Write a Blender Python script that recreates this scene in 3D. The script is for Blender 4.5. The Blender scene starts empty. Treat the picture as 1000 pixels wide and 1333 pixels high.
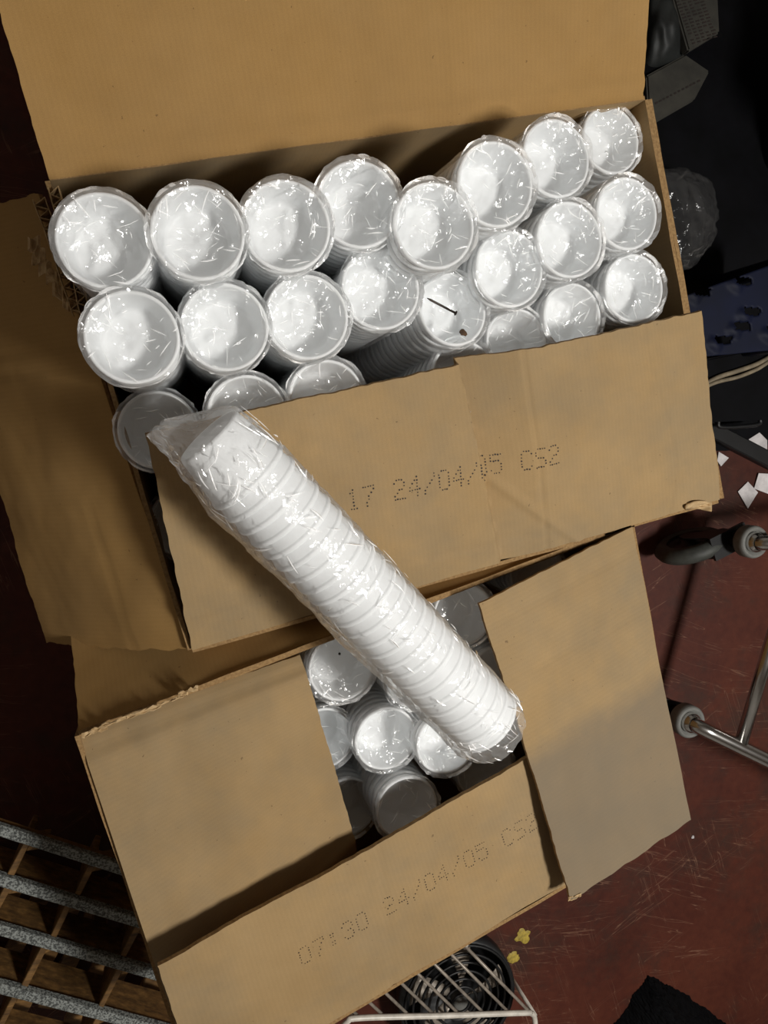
import bpy, bmesh, math, random
from mathutils import Vector, Matrix, noise
from math import pi, sin, cos, sqrt, radians
S = bpy.context.scene
COL = S.collection
random.seed(7)

# ------------------------------------------------------------------ camera
H = 1.2; F = 963.0
nc = Vector((.27, -.09, .957)).normalized()
Xc = (Vector((1, 0, 0)) - nc * nc.x).normalized()
Yc = nc.cross(Xc)
RM = Matrix((Xc, Yc, nc))                       # camera frame -> world
def at(px, py, z=0.0):
    r = RM @ Vector(((px - 500) / F, -(py - 666.5) / F, -1))
    t = (z - H) / r.z
    return Vector((r.x * t, r.y * t, z))
def proj(p):
    c = RM.transposed() @ (Vector(p) - Vector((0, 0, H)))
    return (500 + F * c.x / -c.z, 666.5 - F * c.y / -c.z)
cam = bpy.data.cameras.new('camera'); co = bpy.data.objects.new('camera', cam)
cam.sensor_fit = 'VERTICAL'; cam.sensor_height = 36; cam.sensor_width = 27; cam.lens = F / 1333 * 36
cam.clip_start = .02
co.matrix_world = Matrix.Translation((0, 0, H)) @ RM.to_4x4()
COL.objects.link(co); S.camera = co

# ------------------------------------------------------------------ world, light, exposure
W = bpy.data.worlds.new('world'); S.world = W; W.use_nodes = True
bg = W.node_tree.nodes['Background']; bg.inputs[0].default_value = (.9, .93, 1, 1); bg.inputs[1].default_value = .10
def area(name, loc, target, size, power, col, sy=None):
    l = bpy.data.lights.new(name, 'AREA'); l.energy = power; l.color = col; l.size = size
    if sy: l.shape = 'RECTANGLE'; l.size_y = sy
    o = bpy.data.objects.new(name, l); o.location = loc
    o.rotation_euler = (Vector(target) - Vector(loc)).to_track_quat('-Z', 'Y').to_euler()
    COL.objects.link(o); return o
area('ceiling_lamp', (1.12, -.42, 2.38), (.3, -.3, .4), .36, 42, (1, .975, .93), .22)
S.view_settings.view_transform = 'Standard'; S.view_settings.look = 'None'
S.view_settings.gamma = 1; S.view_settings.use_curve_mapping = False
S.view_settings.exposure = 0
try:
    S.cycles.transparent_max_bounces = 32; S.cycles.max_bounces = 16; S.cycles.diffuse_bounces = 10
except Exception: pass

# ------------------------------------------------------------------ materials
def lin(c):
    return tuple(((x/255)/12.92 if x/255 <= .04045 else ((x/255+.055)/1.055)**2.4) for x in c) + (1,)
class NT:
    def __init__(s, name):
        s.m = bpy.data.materials.new(name); s.m.use_nodes = True; s.t = s.m.node_tree
        s.b = s.t.nodes['Principled BSDF']; s.out = s.t.nodes['Material Output']
    def n(s, typ, **kw):
        x = s.t.nodes.new(typ)
        for k, v in kw.items():
            if k in x.inputs: s.put(x.inputs[k], v)
            else: setattr(x, k, v)
        return x
    def put(s, sock, v):
        if isinstance(v, bpy.types.NodeSocket): s.t.links.new(v, sock)
        else: sock.default_value = v
    def tc(s, which='Object'): return s.n('ShaderNodeTexCoord').outputs[which]
    def noise(s, vec, scale, detail=4, rough=.6):
        x = s.n('ShaderNodeTexNoise'); s.put(x.inputs['Vector'], vec)
        x.inputs['Scale'].default_value = scale; x.inputs['Detail'].default_value = detail; x.inputs['Roughness'].default_value = rough
        return x.outputs[0]
    def ramp(s, fac, *st):
        x = s.n('ShaderNodeValToRGB'); s.put(x.inputs[0], fac); e = x.color_ramp.elements
        while len(e) < len(st): e.new(.5)
        for el, (p, c) in zip(e, st):
            el.position = p; el.color = c if len(c) == 4 else (*c, 1)
        return x.outputs[0]
    def mix(s, fac, a, b, mode='MIX'):
        x = s.n('ShaderNodeMix', data_type='RGBA', blend_type=mode)
        s.put(x.inputs[0], fac); s.put(x.inputs[6], a); s.put(x.inputs[7], b); return x.outputs[2]
    def bump(s, h, strength=.3, dist=.001):
        x = s.n('ShaderNodeBump'); s.put(x.inputs['Height'], h); x.inputs['Strength'].default_value = strength; x.inputs['Distance'].default_value = dist
        s.put(s.b.inputs['Normal'], x.outputs[0]); return x
    def mapping(s, vec, scale=(1, 1, 1), rot=(0, 0, 0), loc=(0, 0, 0)):
        x = s.n('ShaderNodeMapping'); s.put(x.inputs[0], vec)
        x.inputs['Scale'].default_value = scale; x.inputs['Rotation'].default_value = rot; x.inputs['Location'].default_value = loc
        return x.outputs[0]
    def set(s, **kw):
        for k, v in kw.items(): s.put(s.b.inputs[k], v)
        return s.m
K = lambda v: (v, v, v, 1)

def cardboard(name, base, dark, grime, flute_axis=0, grime_amt=.5):
    t = NT(name); uv = t.tc('UV'); ob = t.tc('Object')
    fine = t.noise(uv, 900, 3); mid = t.noise(ob, 9, 5, .65); speck = t.noise(uv, 260, 2)
    c = t.mix(t.ramp(mid, (.3, K(0)), (.7, K(1))), lin(dark), lin(base))
    c = t.mix(.16, c, t.ramp(fine, (.3, lin([x*.72 for x in base])), (.7, lin([min(255, x*1.15) for x in base]))))
    # grey scuffs and dirt
    g = t.ramp(t.noise(t.mapping(ob, (1, 1, 1), loc=(3.1, 1.7, .4)), 4.5, 6, .7), (.42, K(0)), (.7, K(grime_amt)))
    c = t.mix(g, c, lin(grime))
    # printed-liner flute lines
    wv = t.n('ShaderNodeTexWave', wave_type='BANDS', bands_direction='XY'[flute_axis])
    t.put(wv.inputs['Vector'], uv); wv.inputs['Scale'].default_value = 60; wv.inputs['Distortion'].default_value = .6; wv.inputs['Detail'].default_value = 1
    c = t.mix(.018, c, wv.outputs[0], 'OVERLAY')
    # dark specks
    sp = t.ramp(t.noise(uv, 150, 2, .5), (.735, K(0)), (.76, K(.5)))
    c = t.mix(sp, c, lin((70, 50, 35)))
    t.set(**{'Base Color': c, 'Roughness': .82, 'Specular IOR Level': .25})
    h = t.mix(.05, fine, wv.outputs[0])
    t.bump(h, .16, .0005)
    return t.m
M = {}
M['card_out'] = cardboard('cardboard_outer', (170, 142, 101), (158, 130, 89), (127, 116, 96), 0, .6)
M['card_in'] = cardboard('cardboard_inner', (172, 136, 84), (160, 124, 72), (135, 110, 76), 0, .3)
def greyed():
    m = M['card_out'].copy(); m.name = 'cardboard_greyed'; nt = m.node_tree; b = nt.nodes['Principled BSDF']
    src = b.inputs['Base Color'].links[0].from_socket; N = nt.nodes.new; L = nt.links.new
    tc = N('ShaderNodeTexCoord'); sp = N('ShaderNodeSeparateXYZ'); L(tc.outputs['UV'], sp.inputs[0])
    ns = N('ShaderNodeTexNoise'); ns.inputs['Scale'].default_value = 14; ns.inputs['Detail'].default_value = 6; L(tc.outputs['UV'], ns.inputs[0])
    # u runs from the front corner; a greyer tone covers the front half up to a soft ragged line
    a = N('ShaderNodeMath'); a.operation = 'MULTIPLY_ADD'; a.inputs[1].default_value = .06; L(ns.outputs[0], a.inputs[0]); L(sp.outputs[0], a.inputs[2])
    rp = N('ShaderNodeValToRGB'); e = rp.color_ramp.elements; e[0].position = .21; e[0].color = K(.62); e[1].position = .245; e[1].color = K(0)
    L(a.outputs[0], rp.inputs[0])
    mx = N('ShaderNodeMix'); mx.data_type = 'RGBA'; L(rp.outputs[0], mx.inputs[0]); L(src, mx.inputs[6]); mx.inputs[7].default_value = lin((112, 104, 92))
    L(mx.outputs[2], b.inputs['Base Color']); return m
M['card_greyed'] = greyed()
t = NT('cardboard_edge'); c = t.ramp(t.noise(t.tc('Object'), 300, 2), (.35, lin((132, 102, 64))), (.65, lin((160, 128, 84))))
M['card_edge'] = t.set(**{'Base Color': c, 'Roughness': .9})
t = NT('flute_paper'); c = t.ramp(t.noise(t.tc('Object'), 120, 3), (.3, lin((164, 134, 92))), (.7, lin((200, 172, 130))))
M['flute'] = t.set(**{'Base Color': c, 'Roughness': .9})

t = NT('white_foam'); ob = t.tc('Object')
c = t.ramp(t.noise(ob, 30, 4), (.3, lin((226, 228, 229))), (.7, lin((234, 236, 237))))
v = t.n('ShaderNodeTexVoronoi'); t.put(v.inputs['Vector'], ob); v.inputs['Scale'].default_value = 420
M['foam'] = t.set(**{'Base Color': c, 'Roughness': .5, 'Specular IOR Level': .35}); t.bump(v.outputs[0], .12, .0004)

def film(name, spec, milky, rough=.14, tint=(1, 1, 1, 1)):
    m = bpy.data.materials.new(name); m.use_nodes = True; t = m.node_tree; t.nodes.clear()
    N = t.nodes.new; L = t.links.new
    out = N('ShaderNodeOutputMaterial'); tr = N('ShaderNodeBsdfTransparent'); gl = N('ShaderNodeBsdfGlossy')
    df = N('ShaderNodeBsdfDiffuse'); tl = N('ShaderNodeBsdfTranslucent'); a1 = N('ShaderNodeAddShader')
    tr.inputs[0].default_value = tint
    gl.inputs['Roughness'].default_value = rough; gl.inputs[0].default_value = (1, 1, 1, 1)
    w_ = .95 if 'folded' in name else (.3 if 'smoky' in name else .8); df.inputs[0].default_value = (w_, w_, w_, 1); tl.inputs[0].default_value = (w_*.9, w_*.9, w_*.9, 1)
    L(df.outputs[0], a1.inputs[0]); L(tl.outputs[0], a1.inputs[1])
    tc = N('ShaderNodeTexCoord'); ns = N('ShaderNodeTexNoise'); ns.inputs['Scale'].default_value = 70; ns.inputs['Detail'].default_value = 3
    ns.inputs['Distortion'].default_value = 1.5
    L(tc.outputs['Object'], ns.inputs['Vector'])
    bp = N('ShaderNodeBump'); bp.inputs['Strength'].default_value = .7; bp.inputs['Distance'].default_value = .002
    L(ns.outputs[0], bp.inputs['Height']); L(bp.outputs[0], gl.inputs['Normal'])
    fr = N('ShaderNodeLayerWeight'); fr.inputs['Blend'].default_value = .12
    ad = N('ShaderNodeMath'); ad.operation = 'MULTIPLY_ADD'; ad.inputs[1].default_value = .75; ad.inputs[2].default_value = spec
    L(fr.outputs['Fresnel'], ad.inputs[0])
    m1 = N('ShaderNodeMixShader'); m1.inputs[0].default_value = milky; L(tr.outputs[0], m1.inputs[1]); L(a1.outputs[0], m1.inputs[2])
    m2 = N('ShaderNodeMixShader'); L(ad.outputs[0], m2.inputs[0]); L(m1.outputs[0], m2.inputs[1]); L(gl.outputs[0], m2.inputs[2])
    L(m2.outputs[0], out.inputs[0]); return m
M['film'] = film('clear_film', .04, .13)
M['film_fold'] = film('folded_film', .16, .5, .22)
M['film_grey'] = film('smoky_film', .02, .07)

def simple(name, rgb, rough=.5, metal=0, var=.15, scale=30, bump=0, spec=.5):
    t = NT(name); f = t.noise(t.tc('Object'), scale, 5)
    c = t.ramp(f, (.3, lin([x*(1-var) for x in rgb])), (.7, lin([min(255, x*(1+var)) for x in rgb])))
    t.set(**{'Base Color': c, 'Roughness': rough, 'Metallic': metal, 'Specular IOR Level': spec})
    if bump: t.bump(f, bump, .001)
    return t.m
M['ink'] = simple('black_ink', (34, 24, 20), .7)
M['chrome'] = simple('chrome', (205, 203, 200), .2, 1, .04)
M['rubber_grey'] = simple('grey_rubber', (112, 112, 108), .6, 0, .1, 60, .2)
M['tyre'] = simple('tyre_rubber', (58, 60, 56), .6, 0, .2, 40, .2)
M['black_plastic'] = simple('black_plastic', (20, 20, 21), .45, 0, .3, 20)
M['dark_metal'] = simple('dark_metal', (46, 42, 40), .4, .6, .3, 40)
M['wire_white'] = simple('white_wire_coat', (215, 208, 196), .35, 0, .1, 60)
M['wire_grey'] = simple('dull_wire', (150, 140, 128), .4, .2, .2, 80)
M['blue_plastic'] = simple('blue_plastic', (7, 13, 34), .65, 0, .3, 12, .3, .25)
M['navy_plastic'] = simple('navy_plastic', (6, 9, 24), .6, 0, .3, 8, 0, .2)
M['near_black'] = simple('shade_sheet', (5, 5, 8), .7, 0, .5, 30, .4, .12)  # near black for the added shade sheet and the case body
M['black_cloth'] = simple('black_fuzzy_cloth', (6, 6, 8), .85, 0, .5, 60, .8, .12)
M['yellow_paint'] = simple('yellow_paint', (168, 146, 62), .6, 0, .2, 160, .5)
M['paper'] = simple('white_paper_scrap', (205, 200, 200), .8)
M['cable'] = simple('beige_cable', (130, 118, 98), .5, 0, .15, 60)
M['steel_nail'] = simple('dull_nail', (62, 55, 50), .45, .7, .3, 300)
M['debris'] = simple('brown_debris', (70, 52, 36), .9, 0, .4, 300)
M['grey_print'] = simple('dim_grey_carton', (50, 48, 42), .8, 0, .2, 25)
M['grey_bag'] = simple('dim_grey_sack', (30, 32, 31), .6, 0, .3, 14, .4)

t = NT('worn_grey_slat'); ob = t.tc('Object')
c = t.ramp(t.noise(ob, 380, 2, .6), (.42, lin((70, 72, 70))), (.58, lin((146, 150, 146))))
M['slat_grey'] = t.set(**{'Base Color': c, 'Roughness': .8})
t = NT('brown_wood'); ob = t.tc('Object')
wd = t.noise(t.mapping(ob, (3, 60, 60)), 2.2, 6, .65)
c = t.ramp(wd, (.3, lin((66, 46, 24))), (.55, lin((118, 86, 46))), (.75, lin((158, 118, 66))))
M['wood'] = t.set(**{'Base Color': c, 'Roughness': .65}); t.bump(wd, .3, .001)

t = NT('red_painted_floor'); ob = t.tc('Object')
big = t.noise(ob, 2.3, 6, .6); fine = t.noise(ob, 60, 4, .6)
c = t.ramp(big, (.3, lin((50, 19, 11))), (.5, lin((76, 29, 16))), (.72, lin((97, 44, 25))))
c = t.mix(.25, c, t.ramp(fine, (.3, lin((36, 15, 10))), (.7, lin((92, 50, 33)))))
# dusty brown wear
dust = t.ramp(t.noise(t.mapping(ob, loc=(5, 2, 0)), 3.2, 7, .75), (.5, K(0)), (.66, K(.7)))
c = t.mix(dust, c, lin((46, 36, 29)))
# straight scratches in three directions
def scratch(rot, sc, loc, thr, dens):
    mp = t.mapping(t.mapping(ob, (1, 1, 1), (0, 0, rot), loc), sc)
    n1 = t.noise(mp, 6, 3, .5)
    brk = t.noise(t.mapping(ob, loc=loc), dens, 2)
    a = t.ramp(n1, (thr, K(0)), (thr + .006, K(1)), (thr + .014, K(0)))
    b = t.ramp(brk, (.5, K(0)), (.62, K(.55)))
    return t.mix(1.0, a, b, 'MULTIPLY')
for rot, loc, thr in ((.35, (0, 0, 0), .56), (-.5, (2, 5, 0), .6), (1.2, (7, 1, 0), .58), (.1, (4, 9, 0), .44)):
    s = scratch(rot, (.6, 9, 1), loc, thr, 4)
    c = t.mix(s, c, lin((150, 112, 90)))
M['floor'] = t.set(**{'Base Color': c, 'Roughness': t.ramp(big, (.3, K(.5)), (.7, K(.72))), 'Specular IOR Level': .3}); t.bump(fine, .2, .001)

# ------------------------------------------------------------------ helpers
def link(name, me, mats=(), parent=None, smooth=True, at_world=None):
    o = bpy.data.objects.new(name, me); COL.objects.link(o)
    if not me.materials:
        for m in mats: me.materials.append(M[m])
    if smooth:
        me.polygons.foreach_set('use_smooth', [True] * len(me.polygons))
    if parent: o.parent = parent
    return o
def tag(o, label=None, cat=None, group=None, kind=None):
    if label: o['label'] = label
    if cat: o['category'] = cat
    if group: o['group'] = group
    if kind: o['kind'] = kind
    return o
def empty(name, label, cat, group=None, loc=(0, 0, 0)):
    o = bpy.data.objects.new(name, None); o.location = loc; o.empty_display_size = .05
    COL.objects.link(o); return tag(o, label, cat, group)
def pydata(name, v, f, mats, parent=None, smooth=True, mi=None, uv=None, origin=None):
    me = bpy.data.meshes.new(name)
    if origin is not None: v = [Vector(p) - origin for p in v]
    me.from_pydata([tuple(p) for p in v], [], f)
    o = link(name, me, mats, parent, smooth)
    if mi: me.polygons.foreach_set('material_index', mi)
    if uv:
        l = me.uv_layers.new(name='UVMap')
        for lp in me.loops: l.data[lp.index].uv = uv[lp.vertex_index]
    if origin is not None: o.location = origin
    me.update(); return o
def lathe(prof, seg, loop=False):
    v = []; f = []; n = len(prof)
    for r, z in prof:
        for i in range(seg):
            a = 2*pi*i/seg; v.append((r*cos(a), r*sin(a), z))
    for j in range(n-1 + (1 if loop else 0)):
        k = (j+1) % n
        for i in range(seg):
            f.append((j*seg+i, j*seg+(i+1) % seg, k*seg+(i+1) % seg, k*seg+i))
    return v, f
def tube_geo(pts, rads, seg=10, cap=True):
    pts = [Vector(p) for p in pts]; v = []; f = []; up = None
    if not hasattr(rads, '__len__'): rads = [rads]*len(pts)
    for i, p in enumerate(pts):
        d = (pts[min(i+1, len(pts)-1)] - pts[max(i-1, 0)]).normalized()
        if up is None:
            up = d.orthogonal().normalized()
        else: up = (up - d*up.dot(d)).normalized()
        s = d.cross(up)
        for k in range(seg):
            a = 2*pi*k/seg; v.append(p + (up*cos(a) + s*sin(a))*rads[i])
    for i in range(len(pts)-1):
        for k in range(seg):
            f.append((i*seg+k, i*seg+(k+1) % seg, (i+1)*seg+(k+1) % seg, (i+1)*seg+k))
    if cap:
        f.append(tuple(range(seg))[::-1]); f.append(tuple((len(pts)-1)*seg+k for k in range(seg)))
    return v, f
def tube(name, pts, rad, mat, parent=None, seg=12):
    v, f = tube_geo(pts, rad, seg); return pydata(name, v, f, [mat], parent)
def smoothpath(pts, n=8):
    pts = [Vector(p) for p in pts]; out = []
    P = [pts[0]*2-pts[1]] + pts + [pts[-1]*2-pts[-2]]
    for i in range(1, len(P)-2):
        for k in range(n):
            t_ = k/n; a, b, c_, d = P[i-1], P[i], P[i+1], P[i+2]
            out.append(.5*((2*b) + (c_-a)*t_ + (2*a-5*b+4*c_-d)*t_**2 + (3*b-a-3*c_+d)*t_**3))
    out.append(pts[-1]); return out
def obox(name, o, ex, ey, ez, mat, parent=None, jit=0):
    """box spanned by three edge vectors from corner o, with small chamfer via bmesh"""
    bm = bmesh.new(); vs = []
    for k in (0, 1):
        for j in (0, 1):
            for i in (0, 1):
                vs.append(bm.verts.new(Vector(o) + ex*i + ey*j + ez*k + Vector([random.uniform(-jit, jit) for _ in range(3)])))
    for q in ((0, 2, 3, 1), (4, 5, 7, 6), (0, 1, 5, 4), (2, 6, 7, 3), (0, 4, 6, 2), (1, 3, 7, 5)):
        bm.faces.new([vs[i] for i in q])
    bmesh.ops.recalc_face_normals(bm, faces=bm.faces)
    w = min(ex.length, ey.length, ez.length)*.12
    bmesh.ops.bevel(bm, geom=bm.edges[:], offset=w, segments=1, affect='EDGES')
    me = bpy.data.meshes.new(name); bm.to_mesh(me); bm.free()
    return link(name, me, [mat], parent, smooth=False)
def fn(p, s, seed=0): return noise.noise(Vector(p)*s + Vector((seed*13.7, seed*7.1, seed*3.3)))

# ---- cardboard sheet: bilinear quad with thickness, relief and ragged free edges
class Sheet:
    def __init__(s, p00, p10, p11, p01, disp=None, rag=.0012, seed=0, T=.0045, flip=False):
        s.c = [Vector(p) for p in (p00, p10, p11, p01)]; s.disp = disp; s.rag = rag; s.seed = seed; s.T = T
        s.nrm = (s.c[1]-s.c[0]).cross(s.c[3]-s.c[0]).normalized()
        if flip: s.nrm = -s.nrm
        s.lu = (s.c[1]-s.c[0]).length; s.lv = (s.c[3]-s.c[0]).length
    def base(s, u, v):
        a, b, c_, d = s.c
        return (a*(1-u)+b*u)*(1-v) + (d*(1-u)+c_*u)*v
    def pt(s, u, v, off=0):
        p = s.base(u, v); h = off
        if s.disp: h += s.disp(u, v)
        h += .0012*fn((u*s.lu, v*s.lv, 0), 14, s.seed) + .0004*fn((u*s.lu, v*s.lv, 0), 60, s.seed+1)
        return p + s.nrm*h
    def build(s, name, nu, nv, mt, mb, parent):
        V = []; Fc = []; MI = []; UV = []
        for side in (0, 1):
            for j in range(nv+1):
                for i in range(nu+1):
                    u = i/nu; v = j/nv
                    uu, vv = u, v
                    if s.rag:
                        if j == nv: vv += s.rag/s.lv*(fn((u*s.lu, 1, 0), 90, s.seed) + .35*fn((u*s.lu, 2, 0), 25, s.seed))
                        if i == nu: uu += s.rag/s.lu*(fn((v*s.lv, 3, 0), 90, s.seed))
                        if i == 0: uu += s.rag/s.lu*(fn((v*s.lv, 4, 0), 90, s.seed))
                    V.append(s.pt(uu, vv, 0 if side == 0 else -s.T)); UV.append((u*s.lu, v*s.lv))
        w = nu+1; o2 = w*(nv+1)
        ok = (s.base(1, 0)-s.base(0, 0)).cross(s.base(0, 1)-s.base(0, 0)).dot(s.nrm) > 0
        for j in range(nv):
            for i in range(nu):
                q = (j*w+i, j*w+i+1, (j+1)*w+i+1, (j+1)*w+i)
                a = q if ok else q[::-1]; b = tuple(x+o2 for x in q[::-1]) if ok else tuple(x+o2 for x in q)
                Fc.append(a); MI.append(0); Fc.append(b); MI.append(1)
        rim = [i for i in range(w)] + [j*w+nu for j in range(1, nv+1)] + [nv*w+i for i in range(nu-1, -1, -1)] + [j*w for j in range(nv-1, 0, -1)]
        for k in range(len(rim)):
            a, b = rim[k], rim[(k+1) % len(rim)]
            q = (a, a+o2, b+o2, b); Fc.append(q if ok else q[::-1]); MI.append(2)
        o = pydata(name, V, Fc, [mt, mb, 'card_edge'], parent, True, MI, UV)
        try: o.data.set_sharp_from_angle(angle=radians(50))
        except Exception: pass
        return o
    def find(s, px, py):
        u = v = .5
        for _ in range(40):
            x, y = proj(s.pt(u, v)); e = 1e-3
            xu, yu = proj(s.base(u+e, v)); xv, yv = proj(s.base(u, v+e)); x0, y0 = proj(s.base(u, v))
            a, b, c_, d = (xu-x0)/e, (xv-x0)/e, (yu-y0)/e, (yv-y0)/e
            det = a*d-b*c_; dx, dy = px-x, py-y
            u += (d*dx-b*dy)/det; v += (-c_*dx+a*dy)/det
        return u, v

FONT = {'0': '01110 10001 10001 10001 10001 10001 01110', '1': '00100 01100 00100 00100 00100 00100 01110',
 '2': '01110 10001 00001 00110 01000 10000 11111', '3': '01110 10001 00001 00110 00001 10001 01110',
 '4': '00010 00110 01010 10010 11111 00010 00010', '5': '11111 10000 11110 00001 00001 10001 01110',
 '7': '11111 00001 00010 00100 00100 01000 01000', '/': '00001 00001 00010 00100 01000 10000 10000',
 ':': '00000 01100 01100 00000 01100 01100 00000', 'C': '01110 10001 10000 10000 10000 10001 01110',
 'S': '01111 10000 10000 01110 00001 00001 11110', ' ': '00000 ' * 7}
def dotprint(sheet, text, start, end, hgt, parent, sp=1.0, rdot=.00075):
    """dot-matrix stamp from start px to end px (baseline); hgt metres"""
    u0, v0 = sheet.find(*start); u1, v1 = sheet.find(*end)
    A = Vector((u0*sheet.lu, v0*sheet.lv)); B = Vector((u1*sheet.lu, v1*sheet.lv)); d = B-A
    adv = d/len(text); up = Vector((-d.y, d.x)).normalized()*hgt
    V = []; Fc = []
    for i, ch in enumerate(text):
        rows = FONT[ch].split()
        for r, row in enumerate(rows):
            for c_, b in enumerate(row):
                if b == '1':
                    q = A + adv*(i + .82*c_/5) + up*((6-r)/6) + Vector((random.uniform(-1, 1), random.uniform(-1, 1)))*.0003
                    k0 = len(V); rr = rdot*random.uniform(.75, 1.15)
                    for a in range(6):
                        p = q + Vector((cos(a*pi/3), sin(a*pi/3)))*rr
                        V.append(sheet.pt(p.x/sheet.lu, p.y/sheet.lv, .0003))
                    Fc.append(tuple(range(k0, k0+6)))
    return pydata('printed_code', V, Fc, ['ink'], parent, False)
def flute_strip(name, A, B, width, down, parent, pitch=.011, seed=0):
    """zig-zag corrugation with two liners seen along a torn edge"""
    A, B = Vector(A), Vector(B); d = (B-A); L = d.length; d.normalize()
    s = d.cross(Vector((0, 0, 1))).normalized(); V = []; Fc = []
    def ribbon(P, dz=0):
        for i, p in enumerate(P):
            k = len(V); V.append(p); V.append(p + Vector(down) + Vector((0, 0, dz)))
            if i: Fc.append((k-2, k, k+1, k-1))
    n = int(L/pitch*2)
    w = lambda t_: .0015*fn((t_*L, 0, 0), 40, seed)
    z = lambda t_: Vector((0, 0, .003*fn((t_*L, 5, 0), 60, seed)))
    ribbon([A + d*L*i/n + s*(width*(.5 if i % 2 else -.5) + w(i/n)) + z(i/n) for i in range(n+1)])
    ribbon([A + d*L*i/n + s*(width*.5 + w(i/n)) + z(i/n+.3) for i in range(n+1)])
    ribbon([A + d*L*i/n + s*(-width*.5 + w(i/n)) + z(i/n+.6) for i in range(n+1)])
    o = pydata(name, V, Fc, ['flute'], parent, False)
    m = o.modifiers.new('thick', 'SOLIDIFY'); m.thickness = .0009
    return o

# ------------------------------------------------------------------ floor
g = []; f = []; n = 24
for j in range(n+1):
    for i in range(n+1): g.append((-2.5+5.5*i/n, -2.8+5.5*j/n, 0))
for j in range(n):
    for i in range(n): f.append((j*(n+1)+i, j*(n+1)+i+1, (j+1)*(n+1)+i+1, (j+1)*(n+1)+i))
tag(pydata('floor', g, f, ['floor'], None, False), kind='structure')

t = NT('plaster'); M['plaster'] = t.set(**{'Base Color': t.ramp(t.noise(t.tc('Object'), 3, 4), (.3, lin((214, 212, 206))), (.7, lin((224, 222, 216)))), 'Roughness': .8})
x0, x1, y0, y1, zc_ = -2.5, 3.0, -2.8, 2.7, 2.6
for nm, q in (('wall_left', [(x0, y0, 0), (x0, y1, 0), (x0, y1, zc_), (x0, y0, zc_)]), ('wall_right', [(x1, y1, 0), (x1, y0, 0), (x1, y0, zc_), (x1, y1, zc_)]),
              ('wall_back', [(x0, y1, 0), (x1, y1, 0), (x1, y1, zc_), (x0, y1, zc_)]), ('wall_front', [(x1, y0, 0), (x0, y0, 0), (x0, y0, zc_), (x1, y0, zc_)]),
              ('ceiling', [(x0, y0, zc_), (x0, y1, zc_), (x1, y1, zc_), (x1, y0, zc_)])):
    tag(pydata(nm, q, [(0, 1, 2, 3)], ['plaster'], None, False), kind='structure')
# ------------------------------------------------------------------ cardboard boxes
RZ = .42
def walls(root, C, h=RZ, fl=.012, bow=(0, 0, 0, 0)):
    """C: rim corners back-left, back-right, front-right, front-left"""
    for k in range(4):
        a, b = C[k], C[(k+1) % 4]
        lo = lambda p: Vector((p.x, p.y, fl))
        am = bow[k]
        s = Sheet(lo(a), lo(b), b, a, disp=(lambda u, v, am=am: am*sin(pi*u)*sin(pi*min(v, .98))), rag=0, seed=k+3)
        s.build('side_wall', 30, 12, 'card_out', 'card_in', root)
    ctr = sum(C, Vector())/4
    q = [Vector((p.x, p.y, fl)) + (Vector((ctr.x, ctr.y, 0))-Vector((p.x, p.y, 0)))*.015 for p in C]
    Sheet(q[3], q[2], q[1], q[0], rag=0).build('bottom_panel', 6, 6, 'card_in', 'card_out', root)
def hump(x, c_, w, a): return a*math.exp(-((x-c_)/w)**2)
def crease(x, c_, w, a): return a*max(0, 1-abs(x-c_)/w)

# upper (further up in the picture) box
U = [at(65, 235, RZ), at(840, 130, RZ), at(935, 650, RZ), at(250, 845, RZ)]
ub = empty('cardboard_box', 'open brown cardboard box packed with wrapped cup sleeves, its back lid flap thrown wide open', 'box', 'open cardboard boxes of foam cups', ((U[0]+U[2])/2)*Vector((1, 1, 0)) if False else (0, 0, 0))
walls(ub, U)
uu = (U[1]-U[0]).normalized(); vb = Vector((-uu.y, uu.x, 0))
th = radians(20); dv = vb*cos(th) + Vector((0, 0, sin(th)))
upz = Vector((0, 0, .003))
def d_back(u, v):
    return (-crease(v, .12, .03, .0022) - crease(u, .62, .008, .002) - .012*sin(pi*u)*v*v
            + .003*sin(u*9+1)*v - crease(v, .03, .03, .003))
sb = Sheet(U[0]+upz, U[1]+upz - uu*.004, U[1]+dv*.235, U[0]+dv*.235, disp=d_back, seed=11)
sb.build('top_flap', 90, 36, 'card_in', 'card_out', ub)
# front flap, folded half over the cups, fold line down its middle
FA, FB = at(190, 565, .503), at(915, 405, .462)
HA, HB = U[3] + Vector((0, 0, .004)), U[2] + Vector((0, 0, .004))
_t = Sheet(HA, HB, FB, FA)
FU1, FU0, GU1, GU0 = _t.find(606, 502)[0], _t.find(655, 740)[0], _t.find(684, 484)[0], _t.find(712, 716)[0]
def d_front(u, v):
    fu = FU1*v + FU0*(1-v); wd_ = (GU1*v + GU0*(1-v)) - fu
    step = 0
    x = u - fu
    dep = .023*(.3+.7*v)
    if -.006 < x < 0: step = -dep*(x+.006)/.006
    elif 0 <= x < wd_: step = -dep*(1-x/wd_)
    h = step
    h -= crease(u, fu+wd_, .007, .002)
    dl = (v-.42) + (x-.015)*3.1                               # diagonal crease
    if 0 < x < .16: h += crease(dl, 0, .05, .0028)
    h -= crease(v, .13+.03*sin(u*7), .02, .0014)*(u < .62)
    h -= crease(u, .885+.02*sin(v*5), .008, .0014)
    h += .008*sin(pi*u)*sin(pi*v)
    h += .0035*fn((u*5, v*2, 0), 1.5, 3)
    return h
sf = Sheet(HA, HB, FB, FA, disp=d_front, rag=.0015, seed=21)
ff = sf.build('top_flap', 240, 60, 'card_out', 'card_in', ub)
tag(ff, 'front flap folded over the cups, stamped 17 24/04/05 CS2, with a crumpled middle')
dotprint(sf, '17 24/04/05 CS2', (455, 664), (733, 601), .0215, ff, rdot=.0010)
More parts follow.
